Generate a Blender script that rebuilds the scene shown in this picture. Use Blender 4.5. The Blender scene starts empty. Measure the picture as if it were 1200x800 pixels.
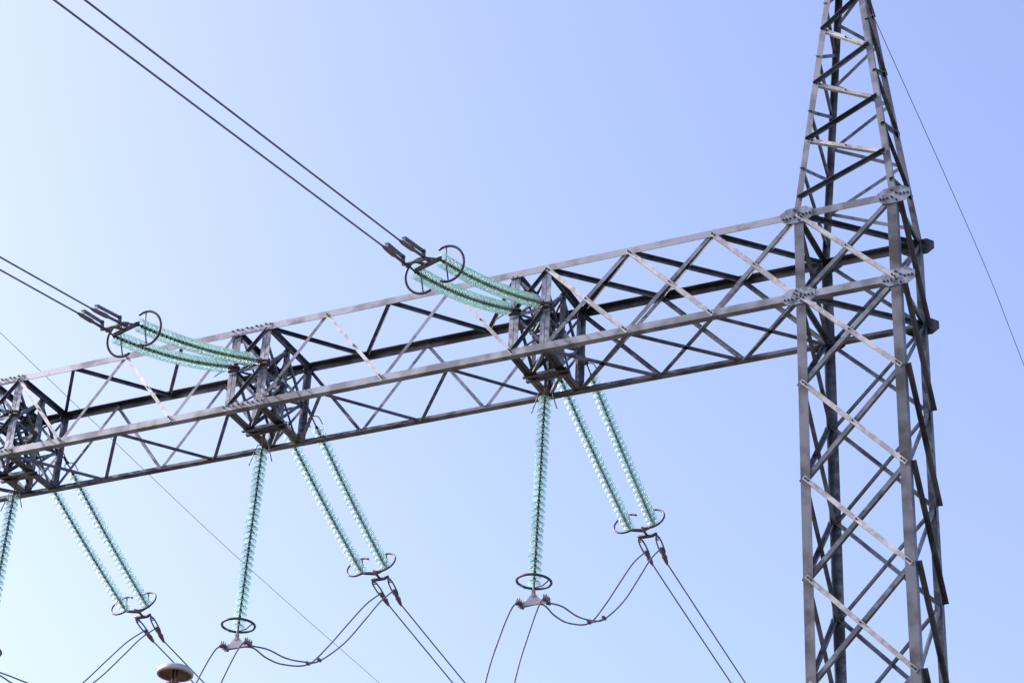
import bpy, bmesh, math, random
from mathutils import Vector as V, Matrix, Quaternion
random.seed(7)
S = bpy.context.scene
COL = S.collection

# ------------------------------------------------------------------ camera
G = 29.226                                   # height of the beam's top chords over the ground
cam_d = bpy.data.cameras.new("camera"); cam = bpy.data.objects.new("camera", cam_d); COL.objects.link(cam)
YAW, PITCH, ROLL = -0.44907, 0.54610, 0.04984
fw = V((math.sin(YAW)*math.cos(PITCH), math.cos(YAW)*math.cos(PITCH), math.sin(PITCH)))
r0 = V((math.cos(YAW), -math.sin(YAW), 0)); u0 = r0.cross(fw)
rt = math.cos(ROLL)*r0 + math.sin(ROLL)*u0; up = -math.sin(ROLL)*r0 + math.cos(ROLL)*u0
cam.matrix_world = Matrix(((rt.x, up.x, -fw.x, 11.957), (rt.y, up.y, -fw.y, -38.253), (rt.z, up.z, -fw.z, G-27.526), (0, 0, 0, 1)))
cam_d.sensor_width = 36; cam_d.lens = 36*2703.1/1200; cam_d.clip_start = .1; cam_d.clip_end = 5000
S.camera = cam

# ------------------------------------------------------------------ sky, sun, exposure
SUN = V((-0.80, -0.16, 0.58)).normalized()   # towards the sun
elev = math.asin(SUN.z); azim = math.atan2(SUN.x, SUN.y)
w = bpy.data.worlds.new("World"); S.world = w; w.use_nodes = True
nt = w.node_tree; bg = nt.nodes["Background"]
sky = nt.nodes.new("ShaderNodeTexSky"); sky.sky_type = 'NISHITA'; sky.sun_disc = False
sky.sun_elevation = elev; sky.sun_rotation = azim
sky.air_density = 1.0; sky.dust_density = 3.2; sky.ozone_density = 1.5; sky.altitude = 100
tint = nt.nodes.new("ShaderNodeMix"); tint.data_type = 'RGBA'; tint.blend_type = 'MULTIPLY'; tint.inputs[0].default_value = 1
tint.inputs[7].default_value = (.985, .908, 1.03, 1)          # cool white balance of the photograph
nt.links.new(sky.outputs[0], tint.inputs[6]); nt.links.new(tint.outputs[2], bg.inputs[0]); bg.inputs[1].default_value = 0.15
sd = bpy.data.lights.new("sun", 'SUN'); sun = bpy.data.objects.new("sun", sd); COL.objects.link(sun)
sd.energy = 2.6; sd.angle = math.radians(.5); sd.color = (1, .965, .92)
sun.rotation_euler = SUN.to_track_quat('Z', 'Y').to_euler()
S.view_settings.view_transform = 'Standard'; S.view_settings.look = 'None'
S.view_settings.gamma = 1; S.view_settings.use_curve_mapping = False
S.view_settings.exposure = 1.2
S.render.engine = 'CYCLES'
S.cycles.max_bounces = 24; S.cycles.transmission_bounces = 24; S.cycles.transparent_max_bounces = 160
S.cycles.glossy_bounces = 6; S.cycles.diffuse_bounces = 4
S.cycles.sample_clamp_indirect = 3; S.cycles.sample_clamp_direct = 8
S.cycles.caustics_reflective = False; S.cycles.caustics_refractive = False

# ------------------------------------------------------------------ materials
def mat(name, base, metallic=0., rough=.5, mottle=None, scale=6., amount=.5, vary=.0, bump=0.):
    m = bpy.data.materials.new(name); m.use_nodes = True
    n = m.node_tree.nodes; l = m.node_tree.links; b = n["Principled BSDF"]
    b.inputs["Base Color"].default_value = (*base, 1); b.inputs["Metallic"].default_value = metallic
    b.inputs["Roughness"].default_value = rough
    if mottle:
        tc = n.new("ShaderNodeTexCoord")
        a = n.new("ShaderNodeTexNoise"); a.inputs["Scale"].default_value = scale; a.inputs["Detail"].default_value = 6
        c = n.new("ShaderNodeTexNoise"); c.inputs["Scale"].default_value = scale*.23; c.inputs["Detail"].default_value = 3
        l.new(tc.outputs["Object"], a.inputs["Vector"]); l.new(tc.outputs["Object"], c.inputs["Vector"])
        mul = n.new("ShaderNodeMath"); mul.operation = 'ADD'
        l.new(a.outputs["Fac"], mul.inputs[0]); l.new(c.outputs["Fac"], mul.inputs[1])
        rp = n.new("ShaderNodeMapRange"); rp.inputs[1].default_value = .87; rp.inputs[2].default_value = 1.13
        l.new(mul.outputs[0], rp.inputs[0])
        mx = n.new("ShaderNodeMix"); mx.data_type = 'RGBA'
        mx.inputs[6].default_value = (*base, 1); mx.inputs[7].default_value = (*mottle, 1)
        fa = n.new("ShaderNodeMath"); fa.operation = 'MULTIPLY'; fa.inputs[1].default_value = amount
        l.new(rp.outputs[0], fa.inputs[0]); l.new(fa.outputs[0], mx.inputs[0])
        out = mx.outputs[2]
        if vary:
            oi = n.new("ShaderNodeObjectInfo"); hv = n.new("ShaderNodeHueSaturation")
            mr = n.new("ShaderNodeMapRange"); mr.inputs[3].default_value = 1-vary; mr.inputs[4].default_value = 1+vary
            l.new(oi.outputs["Random"], mr.inputs[0]); l.new(mr.outputs[0], hv.inputs["Value"]); l.new(out, hv.inputs["Color"]); out = hv.outputs[0]
        l.new(out, b.inputs["Base Color"])
        rr = n.new("ShaderNodeMapRange"); rr.inputs[1].default_value = .3; rr.inputs[2].default_value = .7
        rr.inputs[3].default_value = max(.1, rough-.12); rr.inputs[4].default_value = min(1, rough+.15)
        l.new(a.outputs["Fac"], rr.inputs[0]); l.new(rr.outputs[0], b.inputs["Roughness"])
        if bump:
            bp = n.new("ShaderNodeBump"); bp.inputs["Strength"].default_value = bump; bp.inputs["Distance"].default_value = .02
            l.new(a.outputs["Fac"], bp.inputs["Height"]); l.new(bp.outputs[0], b.inputs["Normal"])
    return m
ZINC = mat("galvanised_steel", (.150, .168, .192), .55, .5, (.07, .074, .084), 6, .95, .28)
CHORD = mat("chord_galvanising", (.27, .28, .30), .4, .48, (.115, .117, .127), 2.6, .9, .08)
PALE_ZINC = mat("pale_galvanising", (.50, .49, .475), .3, .48, (.27, .262, .255), 7, .9, .16)  # paler zinc, only on the falling front diagonals
LEG = mat("weathered_and_shaded_steel", (.15, .152, .165), .5, .48, (.045, .042, .043), 2.2, .95, .1)  # weathered legs; on rear members the shade is put into this colour
BOLT = mat("dark_bolt_steel", (.035, .033, .035), .4, .5)
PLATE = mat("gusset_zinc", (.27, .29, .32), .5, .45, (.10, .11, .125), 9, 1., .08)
IRON = mat("forged_fitting_steel", (.10, .085, .08), .5, .5, (.06, .05, .05), 20, .6)
BODY = mat("clamp_body", (.20, .16, .145), .5, .45, (.11, .09, .08), 20, .6)
BLUE = mat("clamp_blade_zinc", (.16, .18, .22), .6, .4, (.10, .11, .14), 20, .6)
RING = mat("ring_steel", (.075, .07, .07), .4, .45, (.05, .045, .045), 12, .6)
ALU = mat("conductor_aluminium", (.19, .172, .165), .5, .5, (.10, .09, .088), 4, .5)
WIRE = mat("ground_wire_steel", (.055, .06, .045), 0, .8)
ALLOY = mat("suspension_alloy", (.24, .24, .27), .6, .4, (.15, .15, .18), 15, .6)
CAPM = mat("insulator_cap_iron", (.05, .06, .055), .3, .5, (.03, .035, .035), 30, .6)
PALE = mat("cap_metal", (.50, .47, .46), .4, .4, (.34, .31, .29), 12, .6)
LINING = mat("brown_underside", (.34, .23, .18), .2, .6, (.16, .10, .08), 10, .8)  # brown colour for the inside of the cap
BROWN = mat("brown_porcelain", (.16, .07, .05), 0, .25, (.11, .05, .035), 8, .6)
GRND = mat("dry_ground", (.15, .138, .115), 0, .95, (.09, .088, .065), .08, 1.0)

def glass_mat():
    m = bpy.data.materials.new("toughened_green_glass"); m.use_nodes = True
    n = m.node_tree.nodes; l = m.node_tree.links; n.remove(n["Principled BSDF"]); out = n["Material Output"]
    lw = n.new("ShaderNodeLayerWeight"); lw.inputs[0].default_value = .35
    pw = n.new("ShaderNodeMath"); pw.operation = 'POWER'; pw.inputs[1].default_value = 1.6; l.new(lw.outputs["Facing"], pw.inputs[0])
    mx = n.new("ShaderNodeMix"); mx.data_type = 'RGBA'        # longer path through the glass at grazing angles: deeper tint
    mx.inputs[6].default_value = (.945, .99, .97, 1); mx.inputs[7].default_value = (.42, .72, .62, 1)
    l.new(pw.outputs[0], mx.inputs[0])
    tr = n.new("ShaderNodeBsdfTransparent"); l.new(mx.outputs[2], tr.inputs[0])
    tl = n.new("ShaderNodeBsdfTranslucent"); tl.inputs[0].default_value = (.74, .95, .83, 1)
    gl = n.new("ShaderNodeBsdfGlossy"); gl.inputs["Roughness"].default_value = .28
    m1 = n.new("ShaderNodeMixShader"); m1.inputs[0].default_value = .15; l.new(tr.outputs[0], m1.inputs[1]); l.new(tl.outputs[0], m1.inputs[2])
    p5 = n.new("ShaderNodeMath"); p5.operation = 'POWER'; p5.inputs[1].default_value = 4; l.new(lw.outputs["Facing"], p5.inputs[0])
    fr = n.new("ShaderNodeMapRange"); fr.inputs[3].default_value = .06; fr.inputs[4].default_value = .42; l.new(p5.outputs[0], fr.inputs[0])
    m2 = n.new("ShaderNodeMixShader"); l.new(fr.outputs[0], m2.inputs[0]); l.new(m1.outputs[0], m2.inputs[1]); l.new(gl.outputs[0], m2.inputs[2])
    rf = n.new("ShaderNodeBsdfGlass"); rf.inputs["IOR"].default_value = 1.5; rf.inputs["Roughness"].default_value = .04; rf.inputs["Color"].default_value = (.88, .98, .94, 1)
    oi = n.new("ShaderNodeObjectInfo"); mr = n.new("ShaderNodeMapRange"); mr.inputs[3].default_value = .06; mr.inputs[4].default_value = .42
    l.new(oi.outputs["Random"], mr.inputs[0])                  # cleaner and dustier discs
    m3 = n.new("ShaderNodeMixShader"); l.new(mr.outputs[0], m3.inputs[0]); l.new(m2.outputs[0], m3.inputs[1]); l.new(rf.outputs[0], m3.inputs[2])
    l.new(m3.outputs[0], out.inputs[0])
    return m
GLASS = glass_mat()

# ------------------------------------------------------------------ mesh builder
class MB:
    def __init__(s): s.v = []; s.f = []; s.m = []; s.sm = []
    def add(s, vs, fs, mi=0, smooth=False):
        o = len(s.v); s.v += [V(x) for x in vs]; s.f += [tuple(i+o for i in f) for f in fs]
        s.m += [mi]*len(fs); s.sm += [smooth]*len(fs)
    def prism(s, prof, d, mi=0):
        n = len(prof); vs = list(prof)+[p+d for p in prof]
        fs = [tuple(range(n-1, -1, -1)), tuple(range(n, 2*n))]+[(i, (i+1) % n, n+(i+1) % n, n+i) for i in range(n)]
        s.add(vs, fs, mi)
    def ell(s, A, B, d1, d2, w1, w2, t, mi=0):                    # rolled steel angle, heel on A-B
        A = V(A); B = V(B); ax = (B-A).normalized()
        d1 = (d1-ax*d1.dot(ax)).normalized(); d2 = (d2-ax*d2.dot(ax)); d2 = (d2-d1*d2.dot(d1)).normalized()
        s.prism([A, A+d1*w1, A+d1*w1+d2*t, A+d1*t+d2*t, A+d1*t+d2*w2, A+d2*w2], B-A, mi)
    def box(s, A, B, side, w, h, mi=0):                           # bar from A to B
        A = V(A); B = V(B); ax = (B-A).normalized(); side = V(side); a = (side-ax*side.dot(ax)).normalized(); b = ax.cross(a)
        s.prism([A-a*w/2-b*h/2, A+a*w/2-b*h/2, A+a*w/2+b*h/2, A-a*w/2+b*h/2], B-A, mi)
    def tube(s, pts, r, k=8, mi=0):
        pts = [V(p) for p in pts]; n = len(pts); vs = []; fs = []
        t = (pts[1]-pts[0]).normalized(); a = t.orthogonal().normalized()
        for i, p in enumerate(pts):
            t = (pts[min(i+1, n-1)]-pts[max(i-1, 0)]).normalized()
            a = (a-t*a.dot(t)).normalized(); b = t.cross(a)
            rr = r[i] if isinstance(r, (list, tuple)) else r
            vs += [p+(a*math.cos(2*math.pi*j/k)+b*math.sin(2*math.pi*j/k))*rr for j in range(k)]
        for i in range(n-1):
            fs += [(i*k+j, i*k+(j+1) % k, (i+1)*k+(j+1) % k, (i+1)*k+j) for j in range(k)]
        s.add(vs, fs, mi, True)
        s.add(vs[:k], [tuple(range(k-1, -1, -1))], mi); s.add(vs[-k:], [tuple(range(k))], mi)
    def bolt(s, p, n, r=.021, h=.022, mi=1):
        p = V(p); n = V(n).normalized(); s.tube([p, p+n*h], r, 6, mi)
    def lathe(s, prof, k=24, mi=0, smooth=True, close=False):     # prof (r,z) about local z
        vs = []; fs = []; n = len(prof)
        for r, z in prof: vs += [V((r*math.cos(2*math.pi*j/k), r*math.sin(2*math.pi*j/k), z)) for j in range(k)]
        for i in range(n if close else n-1):
            i2 = (i+1) % n
            fs += [(i*k+j, i*k+(j+1) % k, i2*k+(j+1) % k, i2*k+j) for j in range(k)]
        s.add(vs, fs, mi, smooth)
    def ring(s, c, ax, ref, R, r, a0=0, a1=360, n=32, mi=0, flat=1.):
        c = V(c); ax = V(ax).normalized(); e = V(ref); e = (e-ax*e.dot(ax)).normalized(); g = ax.cross(e)
        pts = [c+(e*math.cos(math.radians(a0+(a1-a0)*i/n))+g*flat*math.sin(math.radians(a0+(a1-a0)*i/n)))*R for i in range(n+1)]
        s.tube(pts, r, 8, mi); return pts
    def build(s, name, mats, parent=None, loc=None):
        if not isinstance(mats, (list, tuple)): mats = [mats]
        base = parent_loc(parent) if loc is None else V((0, 0, 0))
        me = bpy.data.meshes.new(name); bm = bmesh.new()
        vv = [bm.verts.new(v-base) for v in s.v]
        for f, mi, sm in zip(s.f, s.m, s.sm):
            try: q = bm.faces.new([vv[i] for i in f])
            except ValueError: continue
            q.material_index = mi; q.smooth = sm
        bmesh.ops.remove_doubles(bm, verts=bm.verts, dist=1e-6)
        bmesh.ops.recalc_face_normals(bm, faces=bm.faces)
        bm.to_mesh(me); bm.free()
        for m in mats: me.materials.append(m)
        o = bpy.data.objects.new(name, me); COL.objects.link(o)
        if parent: o.parent = parent
        return o
LOC = {}
def parent_loc(p):
    q = V((0, 0, 0))
    while p is not None: q = q+V(LOC.get(p.name, (0, 0, 0))); p = p.parent
    return q
def tag(o, label, cat, group=None):
    o['label'] = label; o['category'] = cat
    if group: o['group'] = group
    return o
def thing(name, loc, label, cat, group=None):
    o = bpy.data.objects.new(name, None); COL.objects.link(o); o.location = loc; o.empty_display_size = .2
    LOC[o.name] = V(loc); return tag(o, label, cat, group)
def P(x, y, z): return V((x, y, z+G))
def spline(pts, n=10):
    pts = [V(p) for p in pts]; out = []
    e = [pts[0]*2-pts[1]]+pts+[pts[-1]*2-pts[-2]]
    for i in range(1, len(e)-2):
        a, b, c, d = e[i-1:i+3]
        for k in range(n):
            t = k/n; out.append(.5*((2*b)+(c-a)*t+(2*a-5*b+4*c-d)*t*t+(3*b-a-3*c+d)*t**3))
    out.append(pts[-1]); return out
X, Y, Z = V((1, 0, 0)), V((0, 1, 0)), V((0, 0, 1))

# ------------------------------------------------------------------ ground
g = MB(); R_ = 1500
k = 64
g.add([(R_*math.cos(2*math.pi*i/k), R_*math.sin(2*math.pi*i/k), 0) for i in range(k)], [tuple(range(k))])
go = g.build("ground", GRND); go['kind'] = 'structure'; go['label'] = 'flat dry ground of the substation yard'

# ------------------------------------------------------------------ dimensions fitted to the photograph
W, L, H = 2.039, 2.009, 2.0
AZ = 9.72
UR = [-5.736, -12.731, -19.556]; UL = [-6.476, -13.525, -20.33]
E_ = .09                                       # flange half width: heels stand this far outside the member axes

def brace(A, B, n, wd=.09, t=.009, outer=True, lip='up', outward=True, bolts=True, off=.018, parent=None, mats=None, name="brace", into=None):
    """diagonal angle lying on the face with outward normal n"""
    A = V(A); B = V(B); n = V(n).normalized(); ax = (B-A).normalized()
    s = n.cross(ax).normalized()
    if s.z < -1e-3 or (abs(s.z) < 1e-3 and s.y < 0): s = -s
    if lip == 'down': s = -s
    m = into or MB()
    o = n*(off if outer else -off-.012)
    ex = ax*.04
    hA = A-ex+s*wd/2+o; hB = B+ex+s*wd/2+o
    m.ell(hA, hB, -s, n if outward else -n, wd, wd, t)
    if bolts and mats is PALE_ZINC:
        m.bolt((A+B)/2+o+n*t*.5, n, .02, .03, 1)
    if bolts:
        for q, sg in ((A, 1), (B, -1)):
            for d in (.02, .10):
                c = q+ax*sg*d+o
                m.bolt(c+n*t*.5, n, .022, .03, 1)
                if d > .05 and wd < .075: continue
    if into is None: return m.build(name, [mats or ZINC, BOLT], parent)

# ------------------------------------------------------------------ lattice tower
tower = thing("lattice_tower", (L/2, W/2, 0), 'tall grey galvanised steel lattice tower with tapering peak, right of the beam', 'tower')
corner = {'FL': (-E_, 0, 1, 1), 'FR': (L+E_, 0, -1, 1), 'BL': (-E_, W, 1, -1), 'BR': (L+E_, W, -1, -1)}
for kx, (x, y, sx, sy) in corner.items():
    m = MB(); wd = .20 if kx in ('FL', 'FR') else .19
    m.ell(P(x, y, -G), P(x, y, .10), X*sx, Y*sy, wd, wd, .018)
    m.build("leg", LEG if kx[0] == 'F' else ZINC, tower)
    m = MB(); top = P(L/2-sx*.05, W/2-sy*.05, AZ)
    m.ell(P(x+sx*.006, y+sy*.006, .11), top, X*sx, Y*sy, .135, .135, .012)
    m.build("peak_leg", CHORD if kx[0] == 'F' else LEG, tower)  # front pair lighter, rear pair darker: light and shade put into the steel
m = MB(); m.box(P(L/2, W/2, AZ-.25), P(L/2, W/2, AZ+.12), X, .22, .22); m.build("peak_cap", LEG, tower)

LV = [0, -2.0, -4.035, -6.207, -8.337, -10.51]
while LV[-1] > -G+2.5: LV.append(LV[-1]-2.2)
LV.append(-G+.25)
faces = [(-Y, (0, 0), (L, 0), 1), (X, (L+E_, E_), (L+E_, W-E_), 1), (Y, (L, W), (0, W), 1), (-X, (-E_, W-E_), (-E_, E_), 1)]
low = MB()
for n, a, b, _ in faces:
    fr = abs(n.y) > .5
    ins = .03
    for i in range(len(LV)-1):
        z0, z1 = LV[i], LV[i+1]
        A0, A1, B0, B1 = P(*a, z0), P(*a, z1), P(*b, z0), P(*b, z1)
        d = .0
        into = None if i < 6 else low
        # falling member on the outside of the legs, rising member behind the flanges
        if n.x > .5: brace(A0, B1, n, .098, outer=True, outward=True, lip='up', parent=tower, into=into, off=.004, mats=LEG)
        else: brace(A0, B1, n, .088, outer=True, outward=False, lip='down', parent=tower, into=into, off=.018, mats=PALE_ZINC if n.y < -.5 else None)
        brace(A1, B0, n, .092, outer=False, outward=False, lip='down', parent=tower, into=into, bolts=False)
lo = low.build("lower_bracing", [ZINC, BOLT], tower); lo['kind'] = 'stuff'
# horizontals on the two side faces and plan bracing at both chord levels
for z in (0, -H):
    for sgn, x in ((1, L+E_), (-1, -E_)):
        m = MB(); m.ell(P(x-sgn*.02, .02, z+.05), P(x-sgn*.02, W-.02, z+.05), -Z, -X*sgn, .10, .10, .01); m.build("side_strut", ZINC, tower)
    m = MB(); m.ell(P(0, .05, z+.06), P(L, W-.05, z+.06), V((1, -1, 0)), -Z, .10, .10, .01); m.build("plan_brace", ZINC, tower)
# gusset plates where the beam's chords meet the legs
def octo(m, c, ux, uz, n, wx, hz, t):
    cx, cz = wx*.36, hz*.27
    pr = [(-wx/2, -hz/2+cz), (-wx/2+cx*.6, -hz/2), (wx/2-cx*.6, -hz/2), (wx/2, -hz/2+cz), (wx/2, hz/2-cz), (wx/2-cx*.6, hz/2), (-wx/2+cx*.6, hz/2), (-wx/2, hz/2-cz)]
    m.prism([c+ux*p+uz*q for p, q in pr], n*t)
for z in (0, -H):
    for y, n in ((0, -Y), (W, Y)):
        for x in (0, L):
            m = MB(); c = P(x+(.05 if x else -.03), y, z)+n*.003
            if n.y > 0 and x: c = c-X*.07
            octo(m, c, X, Z, n, .70, .38, .014)
            for q in range(3):
                for r in (-1, 1):
                    m.bolt(c+X*(r*.29-r*q*.075)-Z*(.055 if r < 0 else .01)+n*.014, n, .024, .028)
            for q in range(4):
                m.bolt(c+X*(-.045 if q % 2 else .05)+Z*(-.14+.09*q)+n*.014, n, .024, .028)
            m.build("gusset_plate", [PLATE if n.y < 0 else LEG, BOLT], tower)  # back plates use the dark steel, their shade put into the colour
# peak bracing: a single zigzag on each face
SP = .79
def legpt(k, z):
    x, y, sx, sy = corner[k]; t = z/AZ
    x0, y0 = (0 if sx > 0 else L), y
    return P(x0+(L/2-x0)*t, y0+(W/2-y0)*t, z)
pk = [('FL', 'FR', -1, V((0, -1, .1))), ('FR', 'BR', 1, V((1, 0, .1))), ('BR', 'BL', 2, V((0, 1, .1))), ('BL', 'FL', 3, V((-1, 0, .1)))]
far = MB()
for a, b, q, n in pk:
    za = .44; zz = [za+SP*i for i in range(12)]
    nn = V((n.x, n.y, .104)).normalized()
    for i in range(len(zz)-1):
        k0, k1 = (a, b) if i % 2 == 0 else (b, a)
        A, B = legpt(k0, zz[i]), legpt(k1, zz[i+1])
        into = None if zz[i] < 7.2 else far
        rise = (i % 2 == 0)
        if q == -1:
            brace(A, B, nn, .085, outer=True, outward=rise, lip='up' if rise else 'down', parent=tower, into=into, off=.012 if rise else .022, mats=None if rise else PALE_ZINC)
        else:
            brace(A, B, nn, .08, outer=True, outward=True, lip='up', parent=tower, into=into, off=.012)
fo = far.build("upper_bracing", [ZINC, BOLT], tower); fo['kind'] = 'stuff'

# ------------------------------------------------------------------ lattice beam
XE = -26.1
beam = thing("lattice_beam", (-12.7, W/2, G-H), 'long horizontal grey steel lattice beam of four chords, bolted to the tower', 'beam')
cho = {'FT': (0, E_-.01, Y, -Z), 'FB': (0, -H-E_+.02, Y, Z), 'BT': (W, E_-.01, -Y, -Z), 'BB': (W, -H-E_+.02, -Y, Z)}
for kx, (y, z, d1, d2) in cho.items():
    m = MB(); m.ell(P(XE, y, z), P(L+E_+.06, y, z), d1, d2, .16, .165, .016)
    m.build("chord", [CHORD if kx[0] == 'F' else LEG], beam)  # rear chords darker than front ones: shade put into the colour
ZT, ZB = E_-.012, -H-E_+.022
def bnode(c, x):
    if c == 'FT': return P(x, 0, 0)
    if c == 'FB': return P(x, 0, -H)
    if c == 'BT': return P(x, W, 0)
    return P(x, W, -H)
def bface(c1, x1, c2, x2, wd=.085, into=None, outer=None):
    s = {c1, c2}
    n = -Y if s == {'FT', 'FB'} else Y if s == {'BT', 'BB'} else Z if s == {'FT', 'BT'} else -Z
    A, B = bnode(c1, x1), bnode(c2, x2)
    if abs(n.z) > .5:
        A = A+Z*n.z*(E_-.012)+Y*(.07 if c1[0] == 'F' else -.07); B = B+Z*n.z*(E_-.012)+Y*(.07 if c2[0] == 'F' else -.07)
        brace(A, B, n, wd, outer=False, outward=False, lip='up', parent=beam, into=into, bolts=False, off=.008 if x1 > x2 else .020)
        return
    if A.x > B.x: A, B = B, A
    falling = A.z > B.z
    if n.y < 0:
        if falling: brace(A, B, n, wd, outer=True, outward=False, lip='down', parent=beam, into=into, off=.006, mats=PALE_ZINC)
        else: brace(A, B, n, wd, outer=False, outward=False, lip='up', parent=beam, into=into, bolts=False, off=.008)
    else:
        brace(A, B, n, wd, outer=falling, outward=not falling, lip='up', parent=beam, into=into, bolts=False, off=.010)
FACES = (('FT', 'FB'), ('BT', 'BB'), ('FT', 'BT'), ('FB', 'BB'))
def xbays(xs, into=None):
    for i in range(len(xs)-1):
        for a, b in FACES:
            bface(a, xs[i], b, xs[i+1], .095, into); bface(b, xs[i], a, xs[i+1], .095, into)
xbays([-.05, UR[0]/3, UR[0]*2/3, UR[0]])
def warren(x0, x1, starts):                    # x0 right, x1 left end, four legs per face
    xs = [x0+(x1-x0)*i/4 for i in range(5)]
    for (a, b), st in zip(FACES, starts):
        seq = [a, b, a, b, a] if st == a else [b, a, b, a, b]
        for i in range(4): bface(seq[i], xs[i], seq[i+1], xs[i+1], .08)
warren(UL[0], UR[1], ('FB', 'BT', 'FT', 'BB'))
warren(UL[1], UR[2], ('FT', 'BB', 'BT', 'FB'))
ext = MB(); xe = UL[2]
xbays([xe, xe-1.9, xe-3.8, xe-5.7], ext)
eo = ext.build("end_bracing", [ZINC, BOLT], beam); eo['kind'] = 'stuff'
# the stiffened frames that carry the strings
ym = W/2
for xr, xl in zip(UR, UL):
    xm = (xr+xl)/2
    for x, sg in ((xr, -1), (xl, 1)):
        for y, sy in ((0.02, 1), (W-.02, -1)):
            m = MB()                            # post of two angles back to back
            m.ell(P(x-.006, y+sy*.02, -H+.03), P(x-.006, y+sy*.02, -.03), -X, Y*sy, .105, .10, .01)
            m.ell(P(x+.006, y+sy*.02, -H+.03), P(x+.006, y+sy*.02, -.03), X, Y*sy, .105, .10, .01)
            m.box(P(x, y+sy*.012, -.92), P(x, y+sy*.012, -1.10), X, .2, .016)
            m.bolt(P(x-.05, y-sy*.0, -.06), -Y*sy); m.bolt(P(x+.05, y-sy*.0, -.06), -Y*sy)
            m.build("post", [PLATE, BOLT], beam)
        m = MB(); m.ell(P(x, ym, -H+.02), P(x, ym, -.02), X*sg, Y, .10, .10, .01); m.build("centre_post", [ZINC], beam)
        for z in (.05, -H-.045):
            m = MB(); m.ell(P(x+.01, .04, z), P(x+.01, W-.04, z), X, -Z if z > 0 else Z, .10, .10, .011)
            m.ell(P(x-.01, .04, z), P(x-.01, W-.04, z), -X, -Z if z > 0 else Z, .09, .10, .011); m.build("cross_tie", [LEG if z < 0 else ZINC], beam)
        for y0 in (.08, W-.08):
            for z1 in (-.05, -H+.05):
                m = MB(); m.ell(P(x+sg*.02, y0, -1.0), P(x+sg*.02, ym, z1), V((0, -1 if y0 > 1 else 1, 0)), X*sg, .075, .075, .008); m.build("frame_brace", [ZINC], beam)
    for y, n in ((.05, -Y), (W-.05, Y), (ym, -Y)):
        m = MB(); m.ell(P(xr, y, -.98), P(xl, y, -.98), -Z, Y, .08, .08, .008); m.build("frame_strut", [ZINC], beam)
        for z0, z1 in ((-.06, -.95), (-1.02, -H+.06)):
            brace(P(xr, y, z0), P(xl, y, z1), n, .07, outer=True, outward=True, lip='up', parent=beam, bolts=False, off=.004, name="frame_brace")
            if y != ym: brace(P(xl, y, z0), P(xr, y, z1), n, .07, outer=False, outward=False, lip='up', parent=beam, bolts=False, off=.01, name="frame_brace")
    for z in (.03, -H-.03):
        for ya, yb in ((.06, ym), (ym, W-.06)):
            m = MB(); m.ell(P(xr, ya, z), P(xl, yb, z), Y, -Z if z > 0 else Z, .07, .07, .008); m.build("frame_brace", [ZINC], beam)
    for x, sg in ((xr, -1), (xl, 1)):
        m = MB(); m.ell(P(x+sg*.05, .08, -1.0), P(x+sg*.05, W-.08, -1.0), -Z, X*sg, .06, .06, .007); m.build("frame_strut", [ZINC], beam)
        for ya, yb in ((.1, ym), (W-.1, ym)):
            for za, zb in ((-.1, -.95), (-H+.1, -1.05)):
                m = MB(); m.ell(P(x+sg*.09, ya, za), P(x+sg*.09, yb, zb), V((0, 1 if ya < 1 else -1, 0)), X*sg, .05, .05, .006); m.build("frame_brace", [ZINC], beam)
        for y, sy in ((.0, 1), (W, -1)):
            for z in (-.12, -H+.12):
                m = MB(); octo(m, P(x+sg*.015, y+sy*.13, z), Y, Z, X*sg, .18, .15, .01); m.build("node_plate", [ZINC], beam)
        m = MB(); octo(m, P(x+sg*.015, ym, -.07), Y, Z, X*sg, .2, .14, .01); octo(m, P(x+sg*.015, ym, -H+.07), Y, Z, X*sg, .2, .14, .01); m.build("node_plate", [ZINC], beam)
    for ya, yb in ((.08, ym-.05), (W-.08, ym+.05)):
        m = MB(); m.ell(P(xr, ya, -1.05), P(xl, yb, -1.05), Z, V((1, 1, 0)), .06, .06, .007); m.build("frame_brace", [ZINC], beam)
        m = MB(); m.ell(P(xl, ya, -.99), P(xr, yb, -.99), Z, V((1, 1, 0)), .06, .06, .007); m.build("frame_brace", [ZINC], beam)
    # hanger for the suspension string
    for dy in (-.06, .06):
        m = MB(); m.ell(P(xr+.14, ym+dy, -H-.11), P(xl-.14, ym+dy, -H-.11), Z, Y*(1 if dy > 0 else -1), .12, .08, .01); m.build("hanger_beam", [LEG], beam)
    # bolted chord splices on the two left frames
    if xr != UR[0]:
        for z, wz in ((0, .02), (-H, .0)):
            m = MB(); m.box(P(xr+.15, -.006, z+wz), P(xl-.15, -.006, z+wz), Z, .14, .008)
            for q in range(9):
                m.bolt(P(xr+.1+(xl-xr-.2)*q/8, -.010, z+wz+(.052 if q % 2 else .03)), -Y, .02, .03)
            m.build("splice_plate", [CHORD, BOLT], beam)

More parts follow.
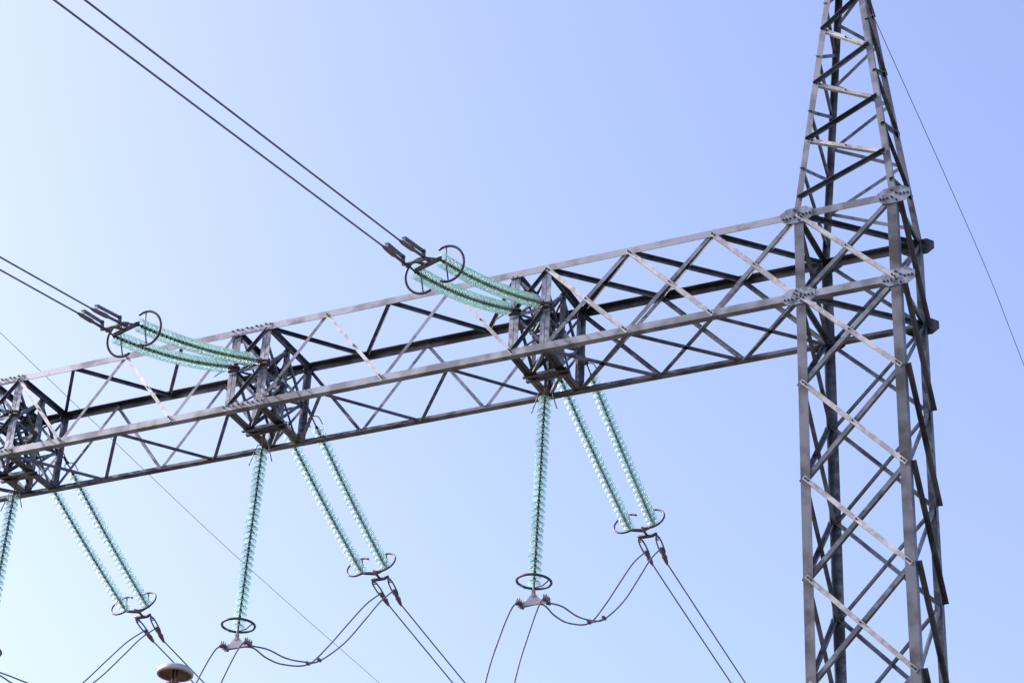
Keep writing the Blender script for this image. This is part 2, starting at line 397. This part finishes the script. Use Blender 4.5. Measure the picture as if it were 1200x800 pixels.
# ------------------------------------------------------------------ glass insulators
def disc_meshes():
    m = MB()                                    # bell-shaped shed with two ribs under it
    m.lathe([(0.0340, .012), (0.0575, .008), (0.0914, -.004), (0.1215, -.022), (0.1441, -.046), (0.1526, -.064), (0.1498, -.070), (0.1404, -.064), (0.1262, -.040),
             (0.1131, -.034), (0.1084, -.052), (0.1008, -.052), (0.0971, -.028), (0.0764, -.022), (0.0707, -.044), (0.0641, -.044), (0.0594, -.018), (0.0340, -.012)], 20, close=True)
    a = m.build("glass_disc", GLASS, loc=0)
    m = MB()                                    # malleable cap above, cement and pin below
    m.lathe([(0.001, .078), (.024, .076), (.032, .066), (.035, .035), (.039, .012), (.035, .006), (.030, -.02), (.020, -.03), (.014, -.04), (.014, -.072), (.001, -.074)], 12)
    b = m.build("metal_cap", CAPM, loc=0)
    return a, b
d0, c0 = disc_meshes()
first = [True]
def add_disc(root, pos, axis):
    q = axis.to_track_quat('Z', 'Y')
    if first[0]: d, c = d0, c0; first[0] = False
    else:
        d = d0.copy(); c = c0.copy(); COL.objects.link(d); COL.objects.link(c)
    d.parent = root; d.location = pos-LOC[root.name]; d.rotation_mode = 'QUATERNION'; d.rotation_quaternion = q
    c.parent = d
def string(S0, E0, sag, lead, n, label, group, horn):
    root = thing("insulator_string", S0, label, 'insulator', group)
    f = lambda t: S0+(E0-S0)*t-Z*4*sag*t*(1-t)
    Ls = (E0-S0).length
    t0, t1 = lead/Ls, 1-.10/Ls
    for i in range(n):
        t = t0+(t1-t0)*i/(n-1)
        ax = (f(max(0, t-.01))-f(min(1, t+.01))).normalized()
        add_disc(root, f(t), ax)
    d = (f(t0)-S0).normalized(); sd_ = X
    m = MB()                                    # shackle, link and ball eye
    a = S0; b = f(t0)+(-d)*.07
    m.ring(a+d*.05, X, d, .05, .014, n=14)
    m.box(a+d*.08, a+(b-a)*.55, X, .07, .02); m.tube([a+(b-a)*.5, b], .018, 6)
    m.ring(a+(b-a)*.5, Y, d, .04, .014, n=12)
    m.build("shackle", IRON, root)
    if horn:
        m = MB()
        for sg in (-1, 1):
            a = f(t0)-d*.10
            m.tube(spline([a, a+X*sg*.14+Z*.03, a+X*sg*.22+d*.12-Z*.10*horn, a+X*sg*.30+d*.30-Z*.15*horn], 4), .013, 6)
        m.build("arcing_horn", RING, root)
    return root, f, t1

def clamp_parts(cond, A, B, side, upv):
    """strain clamp from its inner end A to the conductor end B"""
    d = (B-A).normalized()
    m = MB(); n1 = A+(B-A)*.48
    m.tube([n1, n1+(B-n1)*.15, n1+(B-n1)*.85, B, B+d*.05], [.035, .05, .046, .032, .026], 10)
    for q in (.3,): m.box(n1+(B-n1)*q-side*.055, n1+(B-n1)*q+side*.055, d, .03, .035)
    m.build("clamp_body", BODY, cond)
    m = MB()
    o = upv*.14
    m.box(A+d*.10+o*.8, B-d*.12+o*.9, side, .085, .03)
    m.box(B-d*.14+o*.9, B-d*.10-upv*.02, side, .06, .02)
    m.build("clamp_blade", BLUE, cond)
    m = MB(); m.box(A-d*.12, n1+d*.05, side, .05, .04); m.box(A+d*.12+o*1.1, A+d*.12-o*.5, side, .06, .05)
    m.bolt(A-d*.10-side*.05, side, .03, .1, 0); m.build("clamp_link", IRON, cond)

PH = ['nearest the lattice tower', 'of the middle phase', 'at the left edge of the photo']
NEAR = ['next to the tower', 'midway along the beam', 'at the left edge']
PAIR = ['pair nearest the tower', 'middle pair', 'leftmost pair']
GI = 'glass insulator strings'
for p in range(3):
    xr, xl = UR[p], UL[p]; xm = (xr+xl)/2
    wide = xr-xl
    # ---------------- line side: strings pulled out towards the viewer's left
    ends = {}
    for sd_, x, off in (('R', xr, V((-.20-.02*(p == 1), -4.50, -1.625))), ('L', xl, V((-.02, -4.457, -1.76)))):
        if p == 2 and sd_ == 'L': continue
        S0 = P(x, -.03, -.92); E0 = S0+off
        ends[sd_] = E0
        which = 'upper' if sd_ == 'R' else 'lower'
        root, f, t1 = string(S0, E0, .13, (.38, .43, .46)[p] if sd_ == 'R' else .31, 29, [f'{which} mint green glass string pulled left from the beam, pair nearest the tower',
              f'{which} mint green glass string pulled left from the beam, pair farther from the tower',
              'stub of green glass string at the beam, cut by the left photo edge'][p], GI, 0)
        d = (f(1)-f(.95)).normalized()
        m = MB(); m.ring(P(x, .05, -.92), Z, X, .13, .03, n=20, flat=.6); m.ring(P(x, .05, -1.0), Z, X, .12, .025, n=20, flat=.6); m.build("collar", IRON, root)
        m = MB(); m.tube(spline([S0+V((-.08, -.02, -.02)), S0+V((-.16, -.10, -.10)), S0+V((-.12, -.2, -.22)), S0+V((-.28, -.26, -.36))], 4), .012, 6); m.build("arcing_horn", RING, root)
        # racket-shaped ring round the live end
        m = MB(); c = f(1)-d*.26
        sgn = 1 if sd_ == 'R' else -1
        e = X*sgn
        pts = m.ring(c, d, e, .37, .027, -118, 118)
        gg = d.cross((e-d*e.dot(d)).normalized())
        m.tube([c+gg*.36, c+d*.05, c-gg*.36], .015, 6)
        m.tube([c+d*.05, f(1)+d*.02], .022, 6)
        m.build("arcing_ring", RING, root)
    if p < 2:
        ER, EL = ends['R'], ends['L']
        cr = P(xr-.264, -5.02, -2.80); cl = P(xr-.764, -4.92, -2.76)
        br = P(xr-.264, -6.09, -3.07); bl = P(xr-.764, -5.85, -2.93)
        yk = thing("strain_yoke", (ER+EL)/2, f'dark yoke joining the mint green strings pulled left, {("pair nearest the tower", "pair farther from the tower")[p]}', 'yoke', 'strain yokes')
        m = MB(); dn = V((0, -1, -.3)).normalized()
        m.box(ER+dn*.05, EL+dn*.05, dn, .10, .022); m.box(ER+dn*.05+Z*.05, EL+dn*.05+Z*.05, dn, .09, .018)
        m.bolt(ER+dn*.03-Z*.03, Z, .03, .1, 0); m.bolt(EL+dn*.03-Z*.03, Z, .03, .1, 0)
        m.build("yoke_plate", IRON, yk)
        mid = (ER+EL)/2+dn*.1
        m = MB(); q = (cr+cl)/2
        m.box(mid, q+(mid-q)*.1, X, .08, .035); m.box(cr+X*.06, cl-X*.06, dn, .09, .03)
        m.tube([cr+Z*.02, ER+dn*.05], .022, 6); m.tube([cl+Z*.02, EL+dn*.05], .022, 6)
        m.build("spreader_bar", IRON, yk)
        for c, b, sd_ in ((cr, br, 'upper'), (cl, bl, 'lower')):
            lab = [f'{sd_} of two thick conductors rising to the top edge at upper left',
                   f'{sd_} of two thick conductors leaving at the left edge above the beam'][p]
            cond = thing("overhead_conductor", b, lab, 'cable', 'line conductors')
            d0_ = V((0, -1, -.205)); pts = []
            for i in range(25):
                s_ = 48*(i/24)**1.4; pts.append(b+V((-.0*s_, -s_, -.205*s_+.0012*max(0, s_-11)**2)))
            m = MB(); m.tube(pts, .0185, 8); m.build("cable", ALU, cond)
            clamp_parts(cond, c, b, X, (Z-d0_.normalized()*Z.dot(d0_.normalized())).normalized())
    # ---------------- busbar side: strings dropping away behind the beam
    ends = {}
    for sd_, x, off in (('R', xr, V((.02, 4.38, -2.17))), ('L', xl, V((.16, 4.37, -2.20)))):
        S0 = P(x, W+.06, -.97); E0 = S0+off; ends[sd_] = E0
        which = 'right' if sd_ == 'R' else 'left'
        root, f, t1 = string(S0, E0, .07, .62, 29, f'{which} slender glass string slanting down right behind the beam, {PAIR[p]}', GI, 0)
        d = (f(1)-f(.95)).normalized()
        m = MB(); m.tube(spline([S0+d*.3, S0+d*.35+X*.14, S0+d*.5+X*.2-Z*.08], 4), .012, 6); m.tube(spline([S0+d*.3, S0+d*.35-X*.12, S0+d*.55-X*.16-Z*.06], 4), .012, 6); m.build("arcing_horn", RING, root)
        m = MB(); c = f(1)-d*.16; sgn = 1 if sd_ == 'R' else -1
        m.ring(c, d, X*sgn, .32, .024, -128, 128)
        e = (X-d*X.dot(d)).normalized(); gg = d.cross(e)
        m.tube(spline([c-gg*.31*sgn*0+gg*-.32, c+d*.16-gg*.1, f(1)+d*.03], 4), .016, 6)
        m.build("arcing_ring", RING, root)
    ER, EL = ends['R'], ends['L']; mid = (ER+EL)/2
    dn = V((0, .9, -.42)).normalized()
    yk = thing("strain_yoke", mid, f'dark yoke at the foot of the glass strings slanting right, {PAIR[p]}', 'yoke', 'strain yokes')
    m = MB(); m.tube([ER+X*.06+dn*.02, ER+dn*.06-X*.1, mid+dn*.12, EL+dn*.06+X*.1, EL-X*.06+dn*.02], [.025, .04, .05, .04, .025], 8); m.build("yoke_plate", BODY, yk)
    m = MB(); q = mid+dn*.30+X*.05
    m.tube([mid+dn*.1, q], .03, 6); m.tube([q-X*.24-dn*.04, q-X*.12+dn*.01, q+X*.12+dn*.01, q+X*.24-dn*.04], [.03, .045, .045, .03], 8); m.build("spreader_bar", IRON, yk)
    cR = q+X*.22; cL = q-X*.22
    bR = P(xr-.02, 7.45, -3.68); bL = P(xr-.46, 7.62, -3.55)
    jumps = {}
    for c, b, sd_ in ((cR, bR, 'right'), (cL, bL, 'left')):
        lab = f'{sd_} straight conductor below the yoke of the slanting glass strings, {PAIR[p]}'
        if p == 2: lab = f'{sd_} straight conductor passing near the pale domed cap'
        cond = thing("overhead_conductor", b, lab, 'cable', 'bus conductors')
        pts = []
        for i in range(22):
            s_ = 52*(i/21)**1.4; pts.append(b+V((0, s_, -.150*s_+.0011*s_*s_*.9)))
        m = MB(); m.tube(pts, .0175, 8); m.build("cable", ALU, cond)
        m = MB(); d = (b-c).normalized()
        for sg in (-1, 1):
            m.tube(spline([c, c+d*.15+X*sg*.055, c+d*.5+X*sg*.06, b-d*.35+X*sg*.035], 4), .02, 6)
        m.ring(c+d*.12, Z, d, .05, .016, n=12); m.build("clamp_link", BLUE, cond)
        m = MB(); m.tube([b-d*.45, b-d*.38, b-d*.12, b, b+d*.06], [.03, .052, .056, .04, .022], 10)
        for qv in (.16, .32): m.box(b-d*qv-X*.065, b-d*qv+X*.065, d, .03, .05)
        m.build("clamp_body", BODY, cond)
        jumps[sd_] = b-d*.42
    # ---------------- suspension string and its clamp
    S0 = P(xm, ym, -H-.13); dxh, dzh = ((-.085, .0), (-.11, .05), (-.04, .38))[p]; lift = (0, .03, .33)[p]; E0 = P(xm+dxh, ym, -7.08+dzh)
    root, f, t1 = string(S0, E0, 0, .48, (30, 30, 28)[p], ['vertical glass disc string with ring at its foot, nearest the tower',
          'vertical glass disc string with ring at its foot, farther from the tower', 'vertical glass disc string cut off by the left photo edge'][p], GI, 1)
    m = MB(); c = P(xm+dxh, ym, -7.0+dzh); m.ring(c, Z+X*(.04-.05*p), X, .36, .028, n=40); m.tube([c-X*.36, c-X*.2-Z*.12, c-Z*.14], .014, 6); m.tube([c+X*.36, c+X*.2-Z*.12, c-Z*.14], .014, 6); m.build("corona_ring", RING, root)
    ys = thing("suspension_clamp", P(xm+dxh, ym, -7.4+dzh), ['alloy yoke with two cable clamps under the vertical string nearest the tower',
          'alloy yoke with two cable clamps under the middle vertical string', 'alloy yoke with two cable clamps at the left photo edge'][p], 'clamp', 'suspension clamps')
    hw = .30
    m = MB(); c = P(xm+dxh, ym, -7.4+dzh)
    pr = [(-hw, -.13), (hw, -.13), (hw+.03, -.08), (hw-.05, -.04), (.16, -.02), (.06, .10), (-.06, .10), (-.16, -.02), (-hw+.05, -.04), (-hw-.03, -.08)]
    m.prism([c+X*a+Z*b-Y*.015 for a, b in pr], Y*.03); m.build("yoke_plate", ALLOY, ys)
    m = MB(); m.tube([c+Z*.06, c+Z*.4], .024, 8); m.box(c+Z*.05, c+Z*.2, X, .07, .05); m.build("socket_link", BODY, ys)
    for sg in (-1, 1):
        m = MB(); k_ = c+X*sg*hw-Z*.06
        m.tube([k_-Y*.17-Z*.06, k_-Y*.08, k_+Y*.08, k_+Y*.17-Z*.03], [.03, .045, .045, .03], 8)
        for dy in (-.09, 0, .09):
            m.box(k_+Y*dy-Z*.065, k_+Y*dy+Z*.06, X, .085, .028); m.bolt(k_+Y*dy+X*.025+Z*.05, Z, .015, .045, 0); m.bolt(k_+Y*dy-X*.025+Z*.05, Z, .015, .045, 0)
        m.build("cable_clamp", BODY, ys)
    # ---------------- jumpers from the strain clamps to the suspension clamp, then down
    kR = c+X*hw-Z*.06; kL = c-X*hw-Z*.06
    jR = spline([kR+Y*.15+Z*.0, P(xr-.06, 1.62, -7.36+lift), P(xr-.06, 2.4, -7.24+lift), P(xr-.06, 3.2, -6.99+lift*.7), P(xr-.06, 3.85, -6.68), P(xr-.05, 4.9, -5.80), P(xr-.04, 5.8, -4.80), P(xr-.03, 6.45, -4.05), jumps['right']], 7)
    jL = spline([kL+Y*.15, P(xr-.56, 1.7, -7.20+lift), P(xr-.56, 2.35, -7.17+lift), P(xr-.56, 3.1, -7.02+lift*.7), P(xr-.56, 4.2, -6.55), P(xr-.54, 5.0, -5.78), P(xr-.53, 5.8, -4.88), P(xr-.52, 6.6, -4.0), jumps['left']], 7)
    for pts, sd_ in ((jR, 'right'), (jL, 'left')):
        o = MB(); o.tube(pts, .019, 8); o = o.build("jumper_cable", ALU)
        tag(o, f'sagging jumper loop rising to the {sd_} clamp of the slanting strings, {PAIR[p]}', 'cable', 'jumper loops')
    m = MB(); a = jL[28]; b = jR[28]
    m.tube([a, b], .02, 6)
    for e in (a, b): m.tube([e-Y*.06-Z*-.03, e+Y*.06+Z*.03], .038, 8)
    tag(m.build("bundle_spacer", IRON), f'small dark spacer between the sagging jumper loops below the {PAIR[p]} of slanting strings'.replace('pair nearest the tower of', 'nearest-tower pair of').replace('pair of', 'pair of'), 'spacer', 'bundle spacers')
    for k_, sd_, dx in ((kR, 'right', .0), (kL, 'left', -.05)):
        pts = spline([k_-Y*.12-Z*.02, k_+V((dx*.5, -.36, -.28)), k_+V((dx, -.80, -1.10)), k_+V((dx, -1.34, -2.30)), k_+V((dx, -2.2, -5.0)), k_+V((dx, -3.0, -9.5))], 7)
        o = MB(); o.tube(pts, .018, 8); o = o.build("drop_cable", ALU)
        tag(o, f'{sd_} cable dropping steeply to the bottom edge under the vertical string, {("nearest the tower", "farther from the tower", "at the left edge")[p]}', 'cable', 'drop cables')

# ------------------------------------------------------------------ thin ground wires
a = P(L/2, W/2, AZ); m = MB()
pts = [P(1.005, 1.02, 9.6)]
pts = spline([P(L/2, W/2+.1, 7.62), P(L/2, 2.48, 7.42), P(L/2, 5.50, 7.21), P(L/2, 9.65, 6.93), P(L/2, 13.78, 6.55), P(L/2, 17.3, 5.85), P(L/2, 30, 3.4), P(L/2, 50, .3)], 8)
m.tube(pts, .0095, 6)
tag(m.build("ground_wire", WIRE), 'thin taut wire descending to the right edge from the tower peak', 'wire', 'ground wires')
m = MB()
pts = [P(-27.2, y, 7.62-.0095*(y-8)-.0013*(y-8)*max(0, 1.0)) for y in (-6, 0, 8, 12, 16, 22, 28, 33, 45, 60)]
pts = spline([P(-27.2, -8, 8.6), P(-27.2, 8.05, 7.58), P(-27.2, 13.5, 7.24), P(-27.2, 22.3, 6.75), P(-27.2, 33, 6.47), P(-27.2, 48, 6.2)], 8)
m.tube(pts, .0085, 6)
tag(m.build("ground_wire", WIRE), 'hair-thin wire crossing behind the beam from the left edge to the bottom edge', 'wire', 'ground wires')

# ------------------------------------------------------------------ capped post insulator at the bottom edge
cx, cy, cz = 11.957-.519*24.0, -38.253+.764*24.0, 1.7+.384*24.0-.03
po = thing("post_insulator", (cx, cy, 0), 'pale domed metal cap on a brown post insulator at the bottom edge, lower left', 'insulator')
def lat(prof, k=28):
    m = MB(); m.lathe(prof, k)
    for i in range(len(m.v)): m.v[i] = m.v[i]+V((cx, cy, cz))
    return m
lat([(.183, .016), (.190, -.006), (.186, -.028), (.172, -.034), (.166, -.026)], 40).build("rim", PALE, po)
lat([(.001, .062), (.08, .060), (.14, .050), (.175, .032), (.183, .016)], 40).build("cap", PALE, po)
lat([(.166, -.026), (.152, .006), (.11, .030), (.05, .042), (.001, .044)], 40).build("cap_lining", LINING, po)
m = MB()
for dx, dy in ((.022, 0), (-.022, 0), (0, .03)): m.tube([V((cx+dx, cy+dy, cz+.035)), V((cx+dx, cy+dy, cz-.16))], .012, 8)
m.build("stem", BODY, po)
prof = [(.001, -.135), (.09, -.135), (.115, -.15), (.118, -.17), (.06, -.18)]
for i in range(22):
    z = -.2-.06*i; prof += [(.055, z), (.055, z-.02), (.12, z-.035), (.12, z-.042), (.06, z-.05)]
prof += [(.08, -1.56), (.08, -1.66), (.001, -1.66)]
lat(prof).build("porcelain_body", BROWN, po)
m = MB(); m.tube([V((cx, cy, 0)), V((cx, cy, cz-1.66))], .09, 16); m.build("support_pipe", LEG, po)
